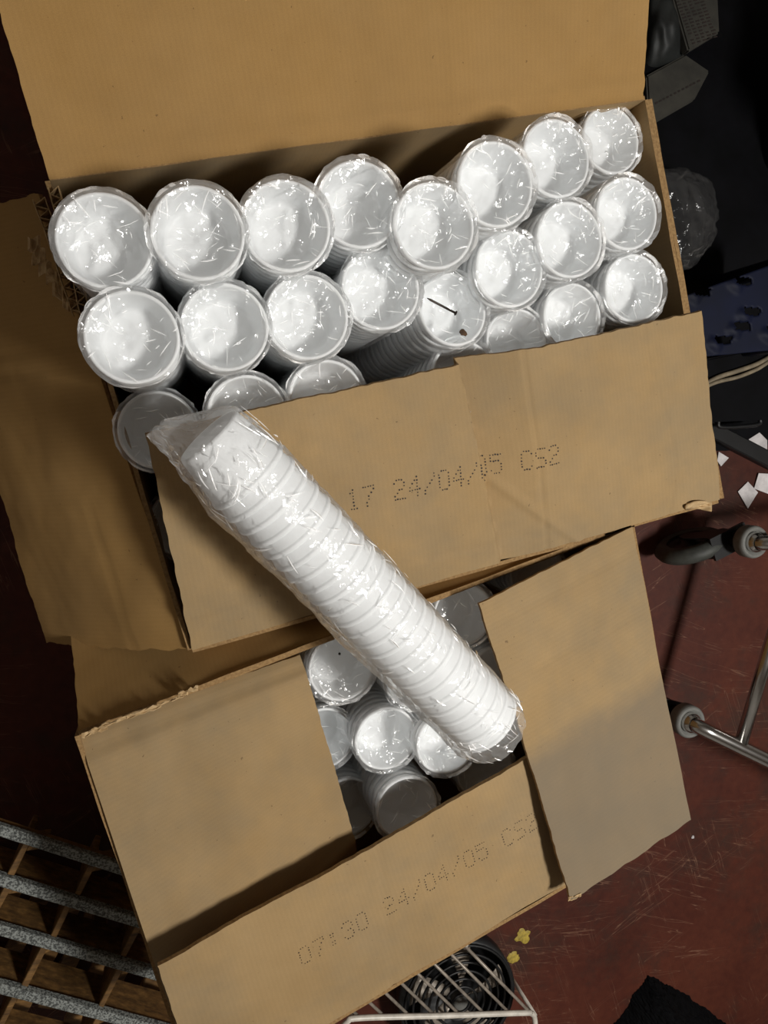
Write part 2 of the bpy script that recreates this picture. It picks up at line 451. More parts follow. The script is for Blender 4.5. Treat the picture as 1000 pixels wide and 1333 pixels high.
# small torn lip at the right end of the hinge
c0 = U[2] + Vector((-.012, .0, .006)); V = []; Fc = []
for i in range(9):
    for j in range(4):
        a = i/8; V.append(at(893+34*a, 655-2*sin(a*3)+j*3.2, .425+.006*sin(j*1.1+a*4)) + Vector((0, 0, .002*fn((a, j, 0), 3))))
for i in range(8):
    for j in range(3): Fc.append((i*4+j, i*4+j+1, (i+1)*4+j+1, (i+1)*4+j))
o = pydata('torn_tab', V, Fc, ['flute'], ub); m = o.modifiers.new('s', 'SOLIDIFY'); m.thickness = .002
# left flap hanging down outside, torn along its upper end
hz = .405
LA, LB = at(250, 845, .418), at(50, 252, .40)
lfv = Vector((-(U[0]-U[3]).normalized().y, (U[0]-U[3]).normalized().x, 0))
def d_left(u, v):
    return (.008*sin(pi*v) - crease(u, .69, .01, .002) - crease(u, .645, .012, .0025) + .003*fn((u*3, v*2, 0), 2, 8)
            - crease(v, .33, .01, .0015)*(u < .35))
sl = Sheet(at(60, 836, .285), LA, LB, at(-120, 290, .265), disp=None, rag=.002, seed=31)
sl = Sheet(LA, LB, at(-105, 300, .21), at(60, 836, .245), disp=lambda u, v: d_left(u, v), rag=.003, seed=31)
lf = sl.build('top_flap', 100, 40, 'card_in', 'card_out', ub)
tag(lf, 'left flap hanging outside the box with torn corrugated edge')
flute_strip('torn_flute', at(52, 258, .412), at(104, 408, .418), .011, (0, 0, -.012), lf, seed=2)
flute_strip('torn_flute', at(70, 243, .43), at(113, 408, .43), .009, (0, 0, -.014), ub, seed=3)
# shredded paper bits on the tear
for k, (x, y) in enumerate(((44, 318), (50, 335), (58, 350), (68, 362), (76, 380), (90, 395))):
    V = []; Fc = []
    for i in range(6):
        for j in range(4):
            p = at(x-8+i*3.4, y-10+j*6+3*sin(i+k), .412+.008*fn((i*.6, j*.6, k), 1, k)); V.append(p)
    for i in range(5):
        for j in range(3): Fc.append((i*4+j, i*4+j+1, (i+1)*4+j+1, (i+1)*4+j))
    o = pydata('torn_shred', V, Fc, ['flute'], lf, False); m = o.modifiers.new('s', 'SOLIDIFY'); m.thickness = .001
# right flap folded down outside
rn = Vector((uu.x, uu.y, 0))
Sheet(U[2]+rn*.004, U[1]+rn*.004, U[1]+rn*.03+Vector((0, 0, -.22)), U[2]+rn*.03+Vector((0, 0, -.22)), seed=41).build('top_flap', 30, 14, 'card_in', 'card_out', ub)

# lower box
D = [at(103, 957, RZ), at(822, 685, RZ), at(890, 1060, RZ), at(262, 1430, RZ)]
lb = empty('cardboard_box', 'nearer brown cardboard box with three flaps half closed, cups showing through the gap', 'box', 'open cardboard boxes of foam cups')
walls(lb, D)
ul = (D[1]-D[0]).normalized(); vl = Vector((-ul.y, ul.x, 0))
th = radians(-60); dv = vl*cos(th) + Vector((0, 0, sin(th)))
Sheet(D[0]+vl*.002, D[1]+vl*.002, D[1]+dv*.16, D[0]+dv*.16, disp=lambda u, v: -.004*sin(pi*v), seed=51).build('top_flap', 60, 20, 'card_in', 'card_out', lb)
def d_ll(u, v):   # u along hinge back->front, v towards free edge
    return (hump(u, .5, .35, .006) - max(0, (u-.78))*.11 - crease(u, .045, .02, .003) + .002*fn((u*3, v*3, 0), 2, 4)
            + crease(u, .8, .05, .002) - .012*max(0, .06-u)/.06)
s = Sheet(D[3]+Vector((0, 0, .001)), D[0]+Vector((0, 0, .002)), at(393, 856, .432), at(478, 1150, .412), disp=lambda u, v: d_ll(1-u, v), seed=61, flip=True)
ll = s.build('top_flap', 70, 50, 'card_out', 'card_in', lb); tag(ll, 'left flap folded in, passing under the front flap')
fd = Sheet(D[3]+Vector((0, 0, .003)), D[2]+Vector((0, 0, .0)), at(828, 901, .437), at(205, 1256, .466),
           disp=lambda u, v: .006*sin(pi*u)*v + .003*fn((u*4, v*2, 0), 2, 9) - crease(u, .36+.05*v, .006, .0012) + (-.012*max(0, u-.8)/.2), rag=.0012, seed=71)
lf2 = fd.build('top_flap', 130, 40, 'card_out', 'card_in', lb); tag(lf2, 'front flap folded in over the left flap, stamped 07:30 24/04/05 CS2')
dotprint(fd, '07:30 24/04/05 CS2', (394, 1256), (706, 1073), .023, lf2, rdot=.0008)
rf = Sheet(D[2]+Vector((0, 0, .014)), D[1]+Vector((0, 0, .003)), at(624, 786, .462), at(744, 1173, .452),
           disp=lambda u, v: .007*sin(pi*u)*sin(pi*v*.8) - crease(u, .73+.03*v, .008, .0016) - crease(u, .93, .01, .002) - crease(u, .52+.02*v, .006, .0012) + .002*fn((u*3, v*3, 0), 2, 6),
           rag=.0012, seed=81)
rfo = rf.build('top_flap', 80, 50, 'card_greyed', 'card_in', lb); tag(rfo, 'right flap folded in on top of the front flap, greyer over its front half')

def shred(px, py, z, w, h, parent, seed, name='torn_shred'):
    V = []; Fc = []
    for i in range(9):
        for j in range(4):
            V.append(at(px+w*i/8, py-.37*w*i/8 + h*(j/3-.5)*(1+.8*fn((i*.7, j, seed), 1.3)) + 2*fn((i*.5, 0, seed), 1), z+.003*fn((i*.7, j*.6, seed), 1.2)))
    for i in range(8):
        for j in range(3): Fc.append((i*4+j, i*4+j+1, (i+1)*4+j+1, (i+1)*4+j))
    o = pydata(name, V, Fc, ['flute'], parent, False); m = o.modifiers.new('s', 'SOLIDIFY'); m.thickness = .0012
for k, (x, y, w, h) in enumerate(((106, 958, 34, 7), (132, 946, 40, 4), (165, 934, 45, 5), (205, 918, 38, 3), (232, 905, 26, 6))):
    shred(x, y, .429, w, h, ll, k)
shred(740, 1171, .452, 17, 4, rfo, 21, 'torn_tab')
# ------------------------------------------------------------------ foam cups
RR = .0385
PITCH = .0145
CH = .050; RB = .0308
def cup_profile():
    h = CH
    return [(0, -h+.003), (RB-.005, -h+.003), (RB-.0035, -h), (RB-.001, -h), (RB, -h+.0025), (RR-.0016, -.0062), (RR-.0013, -.0054),
            (RR-.0003, -.0048), (RR, -.0035), (RR, -.0014), (RR-.0008, -.0004), (RR-.0018, 0), (RR-.0028, -.0005), (RR-.0034, -.002),
            (RR-.0042, -.006), (RB-.0008, -h+.0155), (RB-.003, -h+.0115), (RB-.006, -h+.0105), (0, -h+.0105)]
v, f = lathe(cup_profile(), 44)
cupme = bpy.data.meshes.new('foam_cup'); cupme.from_pydata(v, [], f); cupme.materials.append(M['foam']); cupme.update()
cupme.polygons.foreach_set('use_smooth', [True]*len(cupme.polygons))
_nest = {}
def nest_mesh(n):
    if n in _nest: return _nest[n]
    prof = []
    for i in range(n):
        z = -i*PITCH; prof += [(RR-.0035, z+.0005), (RR-.001, z), (RR, z-.0025), (RR-.0004, z-.005), (RR-.0016, z-.006)]
    z = -n*PITCH+PITCH; prof += [(RB, z-CH+.002), (RB-.001, z-CH), (0, z-CH+.001)]
    v, f = lathe(prof, 28); me = bpy.data.meshes.new('nested_cups'); me.from_pydata(v, [], f); me.materials.append(M['foam']); me.update()
    me.polygons.foreach_set('use_smooth', [True]*len(me.polygons)); _nest[n] = me; return me
def wrap_mesh(seed, length=.2, R=.0402, milky='film', open_dip=.008):
    """crumpled film: puckered cap over the mouth and a creased tube down the side"""
    rnd = random.Random(seed); V = []; Fc = []; seg = 56
    cx, cy = rnd.uniform(-.012, .012), rnd.uniform(-.012, .012)
    nr = 15
    folds = [(rnd.uniform(0, 2*pi), rnd.uniform(.06, .16), rnd.uniform(-.004, .006)) for _ in range(9)]
    V.append((cx, cy, -open_dip)); 
    for j in range(1, nr+1):
        t_ = j/nr
        for i in range(seg):
            a = 2*pi*(i + .5*(j % 2))/seg; ra = t_*R
            x = ra*cos(a)+cx*(1-t_); y = ra*sin(a)+cy*(1-t_)
            z = -open_dip*(1-t_**2) + .003
            am = (1-.55*t_)
            n1 = 1-2*abs(fn((x, y, 0), 55, seed)); n2 = 1-2*abs(fn((x, y, 0), 120, seed+9))
            z += (n1*.0042 + n2*.0016)*(am if t_ < .95 else .3)
            for fa, fw, fh in folds:
                dd = abs((a-fa+pi) % (2*pi)-pi)
                if dd < fw*2: z += fh*.5*(1-dd/(fw*2))*t_*(1.15-t_)*2.2
            V.append((x, y, z))
    rings = [-.003, -.009, -.017, -.028, -.042, -.06, -.085, -.115, -length]
    for k, zz in enumerate(rings):
        for i in range(seg):
            a = 2*pi*(i+.5*(k % 2))/seg
            rr = R + .0011 + .0022*abs(fn((cos(a)*.04, sin(a)*.04, zz), 60, seed)) + .0012*fn((cos(a)*.04, sin(a)*.04, zz*.3), 140, seed)
            if k == 0: rr += .0006
            V.append((rr*cos(a), rr*sin(a), zz + .002*fn((cos(a), sin(a), 0), 6, seed+2) + (.0055 if k == 0 else 0)))
    for i in range(seg): Fc.append((0, 1+i, 1+(i+1) % seg))
    for j in range(nr+len(rings)-1):
        o = 1+j*seg; p = o+seg
        for i in range(seg):
            i2 = (i+1) % seg
            if j % 2 == 0: Fc.append((o+i, p+i, p+i2)); Fc.append((o+i, p+i2, o+i2))
            else: Fc.append((o+i, p+i, o+i2)); Fc.append((p+i, p+i2, o+i2))
    # gathered tuft of film at the edge
    nf0 = len(Fc)
    if seed == 22:
        b = len(V); fa = rnd.uniform(-2.4, 0.3)
        for j in range(6):
            for i in range(8):
                q = fa + (i-3.5)*.06*(1+.2*j); rr = R + .001 + j*.0022
                V.append((rr*cos(q), rr*sin(q), .001+.004*fn((i, j, seed), .9) + j*.0012))
        for j in range(5):
            for i in range(7): Fc.append((b+j*8+i, b+j*8+i+1, b+(j+1)*8+i+1, b+(j+1)*8+i))
    def hz(x, y):
        t_ = min(1, sqrt((x-cx*.5)**2+(y-cy*.5)**2)/R)
        return -open_dip*(1-t_**2) + .003 + (1-2*abs(fn((x, y, 0), 55, seed)))*.0042*(1-.55*t_) + (1-2*abs(fn((x, y, 0), 120, seed+9)))*.0016*(1-.55*t_)
    nf1 = len(Fc)
    for k in range(34):
        a = rnd.uniform(0, 2*pi); ra = R*sqrt(rnd.uniform(.02, .95)); x = ra*cos(a); y = ra*sin(a)
        di = a + rnd.choice((0, pi/2, rnd.uniform(0, pi))) + rnd.uniform(-.4, .4); ln = rnd.uniform(.004, .019); w = rnd.uniform(.00025, .0008); cv = rnd.uniform(-.5, .5)
        b = len(V); ns = 6; ok = True; pts = []
        for q in range(ns+1):
            pts.append((x, y)); x += cos(di)*ln/ns; y += sin(di)*ln/ns; di += cv/ns
        if max(p[0]**2+p[1]**2 for p in pts) > (R*1.0)**2: continue
        for q, (x_, y_) in enumerate(pts):
            ww = w*sin(pi*(q+.3)/(ns+.6)); nx_, ny_ = -sin(di)*ww, cos(di)*ww; z_ = hz(x_, y_)+.0007
            V.append((x_-nx_, y_-ny_, z_)); V.append((x_, y_, z_+ww*1.3)); V.append((x_+nx_, y_+ny_, z_))
        for q in range(ns):
            Fc.append((b+q*3, b+q*3+3, b+q*3+4, b+q*3+1)); Fc.append((b+q*3+1, b+q*3+4, b+q*3+5, b+q*3+2))
    # standing pleats round the rim
    for k in range(16):
        a = rnd.uniform(0, 2*pi); w = rnd.uniform(.06, .3); hh = rnd.uniform(.0004, .0022); b = len(V)
        for q in range(5):
            aa = a+w*(q-2)/2; V.append(((R+.0008)*cos(aa), (R+.0008)*sin(aa), -.002)); V.append(((R+.0012+hh*cos((q-2)*.7))*cos(aa+.02), (R+.0012+hh*cos((q-2)*.7))*sin(aa+.02), .0015+hh*.5))
        for q in range(4): Fc.append((b+q*2, b+q*2+2, b+q*2+3, b+q*2+1))
    me = bpy.data.meshes.new('plastic_wrap'); me.from_pydata(V, [], Fc); me.materials.append(M[milky]); me.materials.append(M['film_fold'])
    me.polygons.foreach_set('material_index', [0]*nf1 + [1]*(len(Fc)-nf1)); me.update(); return me
def add(name, me, parent, loc=(0, 0, 0), rz=0):
    o = bpy.data.objects.new(name, me); COL.objects.link(o); o.parent = parent; o.location = loc; o.rotation_euler = (0, 0, rz); return o
def sleeve(rim, bottom, label, group, n_ind=8, seed=0, dip=.008, milky='film', ncups=None):
    rim = Vector(rim); bottom = Vector(bottom); d = rim-bottom
    n = ncups or int((d.length-CH)/PITCH)+1
    root = empty('cup_sleeve', label, 'cup sleeve', group, rim)
    root.rotation_euler = d.to_track_quat('Z', 'Y').to_euler()
    n_ind = min(n_ind, n)
    for i in range(n_ind):
        add('foam_cup', cupme, root, (0, 0, -i*PITCH), seed+i*.7)
    if n > n_ind:
        tag(add('nested_cups', nest_mesh(n-n_ind), root, (0, 0, -n_ind*PITCH)), kind='stuff')
    L = (n-1)*PITCH+CH+.001
    add('plastic_wrap', wrap_mesh(seed, min(L, .3), milky=milky, open_dip=dip), root)
    return root

uw = (U[1]-U[0]).normalized(); vw = (U[3]-U[0]).normalized()
O0 = Vector((U[0].x, U[0].y, 0))
def ubase(u, v): return O0 + uw*u + vw*v + Vector((0, 0, .018))
def fromdia(px, py, dia):
    Z = 2*RR*F/dia
    p = RM @ (Vector(((px-500)/F, -(py-666.5)/F, -1))*Z) + Vector((0, 0, H)); return p
# key: rim px, py, diameter px, base u, base v, wrap options, label
UPS = [
 (136, 313, 122, .050, .085, {}, 'first wrapped cup sleeve of the back row, at the torn left corner'),
 (258, 303, 120, .127, .085, {}, 'second sleeve from the left in the back row, cream tinged inside its mouth'),
 (373, 294, 116, .204, .085, {}, 'third sleeve from the left in the back row against the open lid'),
 (468, 266, 111, .281, .085, {}, 'fourth sleeve from the left in the back row, standing a little higher than its neighbours'),
 (566, 294, 110, .330, .115, {}, 'fifth sleeve of the back row, dropped forward between two higher ones'),
 (646, 240, 108, .372, .075, {}, 'sixth sleeve from the left in the back row, rings showing beside the lid'),
 (725, 206, 99, .458, .070, {}, 'seventh sleeve of the back row, second from the right corner'),
 (796, 182, 86, .590, .045, {}, 'small deep-set sleeve in the back right corner of the far box'),
 (172, 439, 120, .050, .165, {}, 'first sleeve of the second row, beside the left wall of the far box'),
 (293, 426, 113, .127, .168, {}, 'second sleeve of the second row, cream streak down its mouth'),
 (400, 413, 109, .204, .170, {}, 'third sleeve from the left in the second row, smooth taut film'),
 (496, 376, 105, .281, .165, {}, 'fourth sleeve of the second row, leaning right with rings showing below left'),
 (590, 402, 97, .292, .240, {'n_ind': 16}, 'long leaning sleeve with a loose nail lying across its mouth'),
 (664, 350, 98, .392, .160, {}, 'sixth sleeve of the second row, just right of the one with the nail'),
 (742, 312, 97, .468, .150, {}, 'seventh sleeve of the second row, second from the right wall'),
 (817, 278, 92, .560, .130, {}, 'last sleeve of the second row, touching the right wall'),
 (206, 560, 102, .050, .245, {'dip': .03}, 'first sleeve of the third row, greyish open mouth half under the front flap corner'),
 (322, 540, 103, .127, .248, {'dip': .02}, 'second sleeve of the third row, behind the base end of the loose sleeve'),
 (426, 519, 101, .204, .250, {'dip': .02}, 'third sleeve of the third row, bright rim cut off by the front flap edge'),
 (674, 446, 90, .400, .262, {'dip': .03, 'n_ind': 12}, 'sunken grey-mouthed sleeve with dirt on its left rim, at the front flap edge'),
 (746, 413, 89, .462, .225, {'dip': .03, 'milky': 'film'}, 'sleeve with heavily crumpled dark film over its mouth, second from right in the third row'),
 (826, 375, 88, .575, .215, {}, 'last sleeve of the third row at the right wall, film tuft poking out beside it'),
 (606, 488, 93, .300, .310, {'dip': .03, 'n_ind': 14}, 'almost hidden leaning sleeve under the middle of the front flap edge'),
 (241, 682, 92, .050, .335, {'dip': .03}, 'deep sleeve in the dark gap between left flap and front flap'),
]
for k, (px, py, dia, bu, bv, kw, lab) in enumerate(UPS):
    sleeve(fromdia(px, py, dia), ubase(bu, bv), lab, 'wrapped cup sleeves standing in the far box', seed=k+1, **kw)
# lower box
LOW = [
 (445, 870, 90, 'near box sleeve with a tiny black speck in its mouth'),
 (503, 962, 84, 'bright-mouthed sleeve in the middle of the near box gap'),
 (422, 962, 82, 'sleeve half hidden by the left flap edge of the near box'),
 (582, 967, 84, 'sleeve just below the mouth end of the loose sleeve'),
 (530, 1052, 84, 'grey-mouthed sleeve touching the front flap of the near box'),
 (452, 1052, 80, 'sleeve in the lowest corner between left flap and front flap'),
 (540, 880, 84, 'sleeve mostly covered by the middle of the loose sleeve'),
 (604, 800, 88, 'sleeve above the loose sleeve, beside the right flap corner'),
 (650, 880, 82, 'sleeve peeking out between the loose sleeve and the right flap edge'),
 (632, 1003, 78, 'shaded sleeve between the loose sleeve mouth and the front flap edge'),
 (700, 745, 78, 'sleeve glimpsed through the slit behind the right flap of the near box'),
]
for k, (px, py, dia, lab) in enumerate(LOW):
    r = fromdia(px, py, dia); r.z = min(r.z, .398)
    r = at(px, py, r.z)
    b = Vector((r.x - .006, r.y, .018))
    sleeve(r, b, lab, 'wrapped cup sleeves standing in the near box', seed=40+k, dip=.025 if k in (2, 4, 5) else .01)

# loose sleeve lying across both boxes
A = fromdia(277, 572, 0.1+119); B = at(632, 938, .512)
A = at(266, 562, .575)
root = empty('cup_sleeve', 'loose wrapped sleeve of white foam cups lying diagonally across both open boxes', 'cup sleeve', None, B)
d = (B-A); L = d.length; root.rotation_euler = d.to_track_quat('Z', 'Y').to_euler()
pit = (L-CH-.004)/23
for i in range(24): add('foam_cup', cupme, root, (0, 0, -i*pit), i*.5)
def loose_wrap():
    V = []; Fc = []; seg = 72; n = 90; sd = 77
    q = root.rotation_euler.to_matrix()
    downl = q.transposed() @ Vector((0, 0, -1)); side = q.transposed() @ Vector((-.65, -.76, 0))
    Lz = L
    for j in range(n+1):
        s = j/n; z = .022 - s*(Lz+.05)
        for i in range(seg):
            a = 2*pi*(i+.5*(j % 2))/seg; dx, dy = cos(a), sin(a); dirv = Vector((dx, dy, 0))
            base = RR+.0013
            zz = -z
            if zz > Lz-CH: base = RR - (zz-(Lz-CH))/CH*.0065
            if zz > Lz: base = max(.006, .032 - (zz-Lz)/.028*.026)
            if z > 0: base = (RR+.002)*(1-.15*(z/.022))
            fac = max(0, dirv.dot((side*.9 + downl*.45).normalized()))**2
            r = base + .0022*abs(fn((dx*.04, dy*.04, z*.45), 70, sd)) + .0010*fn((dx*.04, dy*.04, z), 130, sd)
            r += fac*(.006+.003*fn((0, 0, z), 25, sd))
            if z > 0 or zz > Lz-.03: r += .003*fn((dx*.05, dy*.05, z), 120, sd+3)
            p = dirv*r
            if zz > Lz:
                tt = (zz-Lz)/.028; p += side*.022*tt
            V.append((p.x, p.y, z+ .0015*fn((dx*.05, dy*.05, z), 60, sd+1)))
    for j in range(n):
        for i in range(seg):
            i2 = (i+1) % seg; o = j*seg; p = o+seg
            if j % 2 == 0: Fc.append((o+i, p+i, p+i2)); Fc.append((o+i, p+i2, o+i2))
            else: Fc.append((o+i, p+i, o+i2)); Fc.append((p+i, p+i2, o+i2))
    # crumpled closing over the mouth
    b = len(V); V.append((0, 0, .012))
    for i in range(seg): Fc.append((b, i, (i+1) % seg))
    nf1 = len(Fc); rnd = random.Random(5); upl = q.transposed() @ Vector((0, 0, 1)); ua = math.atan2(upl.y, upl.x)
    for k in range(150):
        z = -rnd.uniform(-.01, Lz); a = ua + rnd.uniform(-1.5, 1.5); di = rnd.choice((0, 1.57, .6, -.6))+rnd.uniform(-.3, .3)
        if k < 46: z = -rnd.uniform(Lz-.05, Lz+.0) if k % 2 else rnd.uniform(-.025, -.003)
        ln = rnd.uniform(.006, .024); w = rnd.uniform(.0003, .001); cv = rnd.uniform(-.7, .7); b = len(V); ns = 6
        for j in range(ns+1):
            r = RR+.0035
            if -z > Lz-CH: r = RR+.0035-(-z-(Lz-CH))/CH*.0065
            ww = w*sin(pi*(j+.3)/(ns+.6))
            for sg, up_ in ((-1, 0), (0, 1), (1, 0)):
                aa = a+sg*ww*cos(di)/r; zz_ = z-sg*ww*sin(di)
                V.append(((r+up_*ww)*cos(aa), (r+up_*ww)*sin(aa), zz_))
            a += sin(di)*ln/ns/r; z += cos(di)*ln/ns; di += cv/ns
        for j in range(ns):
            Fc.append((b+j*3, b+j*3+3, b+j*3+4, b+j*3+1)); Fc.append((b+j*3+1, b+j*3+4, b+j*3+5, b+j*3+2))
    me = bpy.data.meshes.new('plastic_wrap'); me.from_pydata(V, [], Fc); me.materials.append(M['film']); me.materials.append(M['film_fold'])
    me.polygons.foreach_set('material_index', [0]*nf1 + [1]*(len(Fc)-nf1)); me.update()
    add('plastic_wrap', me, root)
    # overlapping heat-seal seam
    V = []; Fc = []
    for j in range(61):
        z = -.01-(Lz-.09)*j/60
        for i in range(5):
            a = math.atan2(side.y, side.x) + .55 + .07*fn((0, 0, z), 18, 5) + i*.05
            r = RR+.0085+.0022*i+.001*fn((i, 0, z*60), 1)
            V.append((r*cos(a), r*sin(a), z))
    for j in range(60):
        for i in range(4): Fc.append((j*5+i, j*5+i+1, (j+1)*5+i+1, (j+1)*5+i))
    me = bpy.data.meshes.new('wrap_seam'); me.from_pydata(V, [], Fc); me.materials.append(M['film']); me.update()
    add('wrap_seam', me, root)
loose_wrap()

# nail and bits of dirt on the cup mouths
zr = fromdia(590, 402, 97).z + .006
a, b = at(556, 388, zr+.006), at(594, 408, zr+.004)
nail = empty('nail', 'dark steel nail lying on the film over a cup mouth', 'nail', None, a)
dd = b-a
vv, fc = tube_geo([Vector(), dd*.12, dd*.97], [.0003, .0012, .0012], 10); pydata('shank', vv, fc, ['steel_nail'], nail)
vv, fc = tube_geo([dd*.965, dd*.985, dd], [.0022, .0028, .0024], 12); pydata('nail_head', vv, fc, ['steel_nail'], nail)
def crumb(name, px, py, z, size, mat, lab, cat, seed):
    bm = bmesh.new(); bmesh.ops.create_icosphere(bm, subdivisions=2, radius=size)
    for v_ in bm.verts:
        v_.co *= 1+.7*fn(v_.co/size, 1.1, seed); v_.co.z *= .45
    me = bpy.data.meshes.new(name); bm.to_mesh(me); bm.free()
    o = link(name, me, [mat], None, False); o.location = at(px, py, z); return tag(o, lab, cat)
crumb('dirt_clump', 603, 433, zr+.003, .0035, 'debris', 'brown dirt clump below the nail on the leaning sleeve', 'dirt', 1)
crumb('dirt_clump', 641, 462, fromdia(674, 446, 80).z+.004, .0045, 'debris', 'fibrous dirt on the left rim of the sunken sleeve', 'dirt', 2)
crumb('black_speck', 442, 851, .4, .0016, 'ink', 'tiny black speck on the upper left cup of the near box', 'speck', 3)

# ------------------------------------------------------------------ trolley at the right
tr = empty('trolley', 'chrome tube trolley on swivel casters with grey rubber bumpers, at the right edge', 'trolley')
zb = .16
def post(px, py):
    b = at(px, py, zb); return b
PA, PB = post(978, 705), post(895, 938)
Z = Vector((0, 0, 1))
# bent lower leg on B then straight up
wB = (at(1010, 992, .2)-at(908, 943, .2)); wB.z = 0; wB.normalize(); wA = (at(1020, 700, .2)-at(985, 705, .2)); wA.z = 0; wA.normalize()
def leg_path(P_, w_): return smoothpath([P_-Z*.03, P_+Z*.012, P_+Z*.028+w_*.012, P_+Z*.036+w_*.04, P_+Z*.05+w_*.12, P_+Z*.075+w_*.3, P_+Z*.10+w_*.5])
tube('base_tube', leg_path(PB, wB), .0125, 'chrome', tr, 20)
tube('base_tube', leg_path(PA, wA), .0125, 'chrome', tr, 20)
jb = min(leg_path(PB, wB)[8:], key=lambda p: (proj(p)[0]-966)**2+(proj(p)[1]-966)**2)
rail = at(1003, 838, jb.z+.004); dirr = rail-jb
tube('crossbar', [jb, jb+dirr*2.0], .0105, 'chrome', tr, 18)
for P_, ang in ((PA, pi*1.12), (PB, pi*.9)):
    v, f = lathe([(.013, -.014), (.0255, -.014), (.028, -.011), (.028, .007), (.026, .011), (.0215, .011), (.020, .006), (.0135, .006)], 36)
    o = pydata('bumper', [Vector(p)+P_ for p in v], f, ['rubber_grey'], tr)
    v, f = lathe([(.0125, .004), (.0175, .004), (.018, .010), (.0165, .016), (.0125, .02)], 30)
    pydata('collar', [Vector(p)+P_ for p in v], f, ['chrome'], tr)
    cs = bpy.data.objects.new('caster', None); COL.objects.link(cs); cs.parent = tr
    # wheel trails sideways of the post
    cdir = Vector((cos(ang), sin(ang), 0)); sdir = Vector((-cdir.y, cdir.x, 0))
    wc = P_*Vector((1, 1, 0)) + cdir*.05; wr = .064; wc.z = wr
    def wheelpts(prof):
        V = []; Fc = []; seg = 40; n = len(prof)
        for r, t_ in prof:
            for i in range(seg):
                a = 2*pi*i/seg; V.append(wc + cdir*r*cos(a) + Z*r*sin(a) + sdir*t_)
        for j in range(n-1):
            for i in range(seg): Fc.append((j*seg+i, j*seg+(i+1) % seg, (j+1)*seg+(i+1) % seg, (j+1)*seg+i))
        return V, Fc
    v, f = wheelpts([(.038, -.013), (.052, -.0145), (.058, -.010), (wr, 0), (.058, .010), (.052, .0145), (.038, .013)]); pydata('tyre', v, f, ['tyre'], cs)
    v, f = wheelpts([(0, -.016), (.012, -.016), (.014, -.008), (.034, -.007), (.039, -.0125), (.039, .0125), (.034, .007), (.014, .008), (.012, .016), (0, .016)]); pydata('wheel_hub', v, f, ['black_plastic'], cs)
    V = []; Fc = []
    for sgn in (-1, 1):
        pts = [(-.046, .118), (-.005, .118), (.012, .066), (.008, .05), (-.008, .05), (-.03, .09), (-.046, .105)]
        k = len(V)
        for off in (.0175, .0205):
            for (a_, z_) in pts:
                V.append(wc*Vector((1, 1, 0)) + cdir*a_ + Z*z_ + sdir*sgn*off)
        n_ = len(pts); Fc.append(tuple(range(k, k+n_))); Fc.append(tuple(range(k+2*n_-1, k+n_-1, -1)))
        for i in range(n_): Fc.append((k+i, k+(i+1) % n_, k+n_+(i+1) % n_, k+n_+i))
    pc = P_*Vector((1, 1, 0)); k = len(V)
    for z_ in (.118, .124):
        for (a_, b_) in ((-.026, -.021), (.05, -.021), (.05, .021), (-.026, .021)): V.append(pc + cdir*a_ + sdir*b_ + Z*z_)
    for q in ((0, 1, 2, 3), (4, 5, 6, 7), (0, 1, 5, 4), (1, 2, 6, 5), (2, 3, 7, 6), (3, 0, 4, 7)): Fc.append(tuple(k+i for i in q))
    pydata('fork', V, Fc, ['black_plastic'], cs, False)
    v, f = lathe([(0, .124), (.016, .124), (.014, .15), (0, .15)], 20); pydata('swivel_stem', [Vector(p)+pc for p in v], f, ['dark_metal'], cs)

# ------------------------------------------------------------------ black bar, paper scraps, cable, blue step
def bar(name, a, b, w, h, mat, lab, cat):
    d_ = (b-a); s_ = d_.normalized().cross(Z).normalized()
    o = obox(name, a - s_*w/2, d_, s_*w, Z*h, mat); return tag(o, lab, cat)
bar('metal_bar', at(905, 552, .0), at(1040, 622, .0), .03, .02, 'black_plastic', 'black metal bar lying on the floor among white paper scraps', 'bar')
for k, (q, lab) in enumerate((([(975, 572), (989, 563), (999, 573), (999, 589), (984, 583)], 'uppermost white paper scrap, above the black bar'),
          ([(936, 588), (949, 596), (939, 607), (934, 600)], 'white paper scrap peeking out beside the big flap, below the black bar'),
          ([(961, 640), (974, 627), (987, 641), (974, 662)], 'diamond shaped white paper scrap on the red floor'),
          ([(988, 616), (1006, 617), (1006, 645), (982, 636)], 'white paper scrap cut off by the right picture edge'))):
    zs = .0015; top = [at(x, y, .003+.003*random.random()) for x, y in q]; bot = [p - Z*.0012 for p in top]; n_ = len(q)
    o = pydata('paper_scrap', top+bot, [tuple(range(n_)), tuple(range(2*n_-1, n_-1, -1))]+[(i, n_+i, n_+(i+1) % n_, (i+1) % n_) for i in range(n_)], ['paper'], None, False)
    tag(o, lab, 'paper scrap', 'paper scraps on the floor')
for k, (pts, r, lab) in enumerate(((((915, 502), (935, 491), (960, 483), (985, 474), (1005, 463), (1040, 440)), .0042, 'upper beige flex of the pair beside the far box'),
                              (((915, 505), (935, 497), (960, 491), (985, 481), (1003, 470), (1040, 450)), .0034, 'lower thin beige flex of the pair beside the far box'))):
    o = tube('cable', smoothpath([at(x, y, .09+.004*k) for x, y in pts]), r, 'cable'); tag(o, lab, 'cable', 'beige cables')
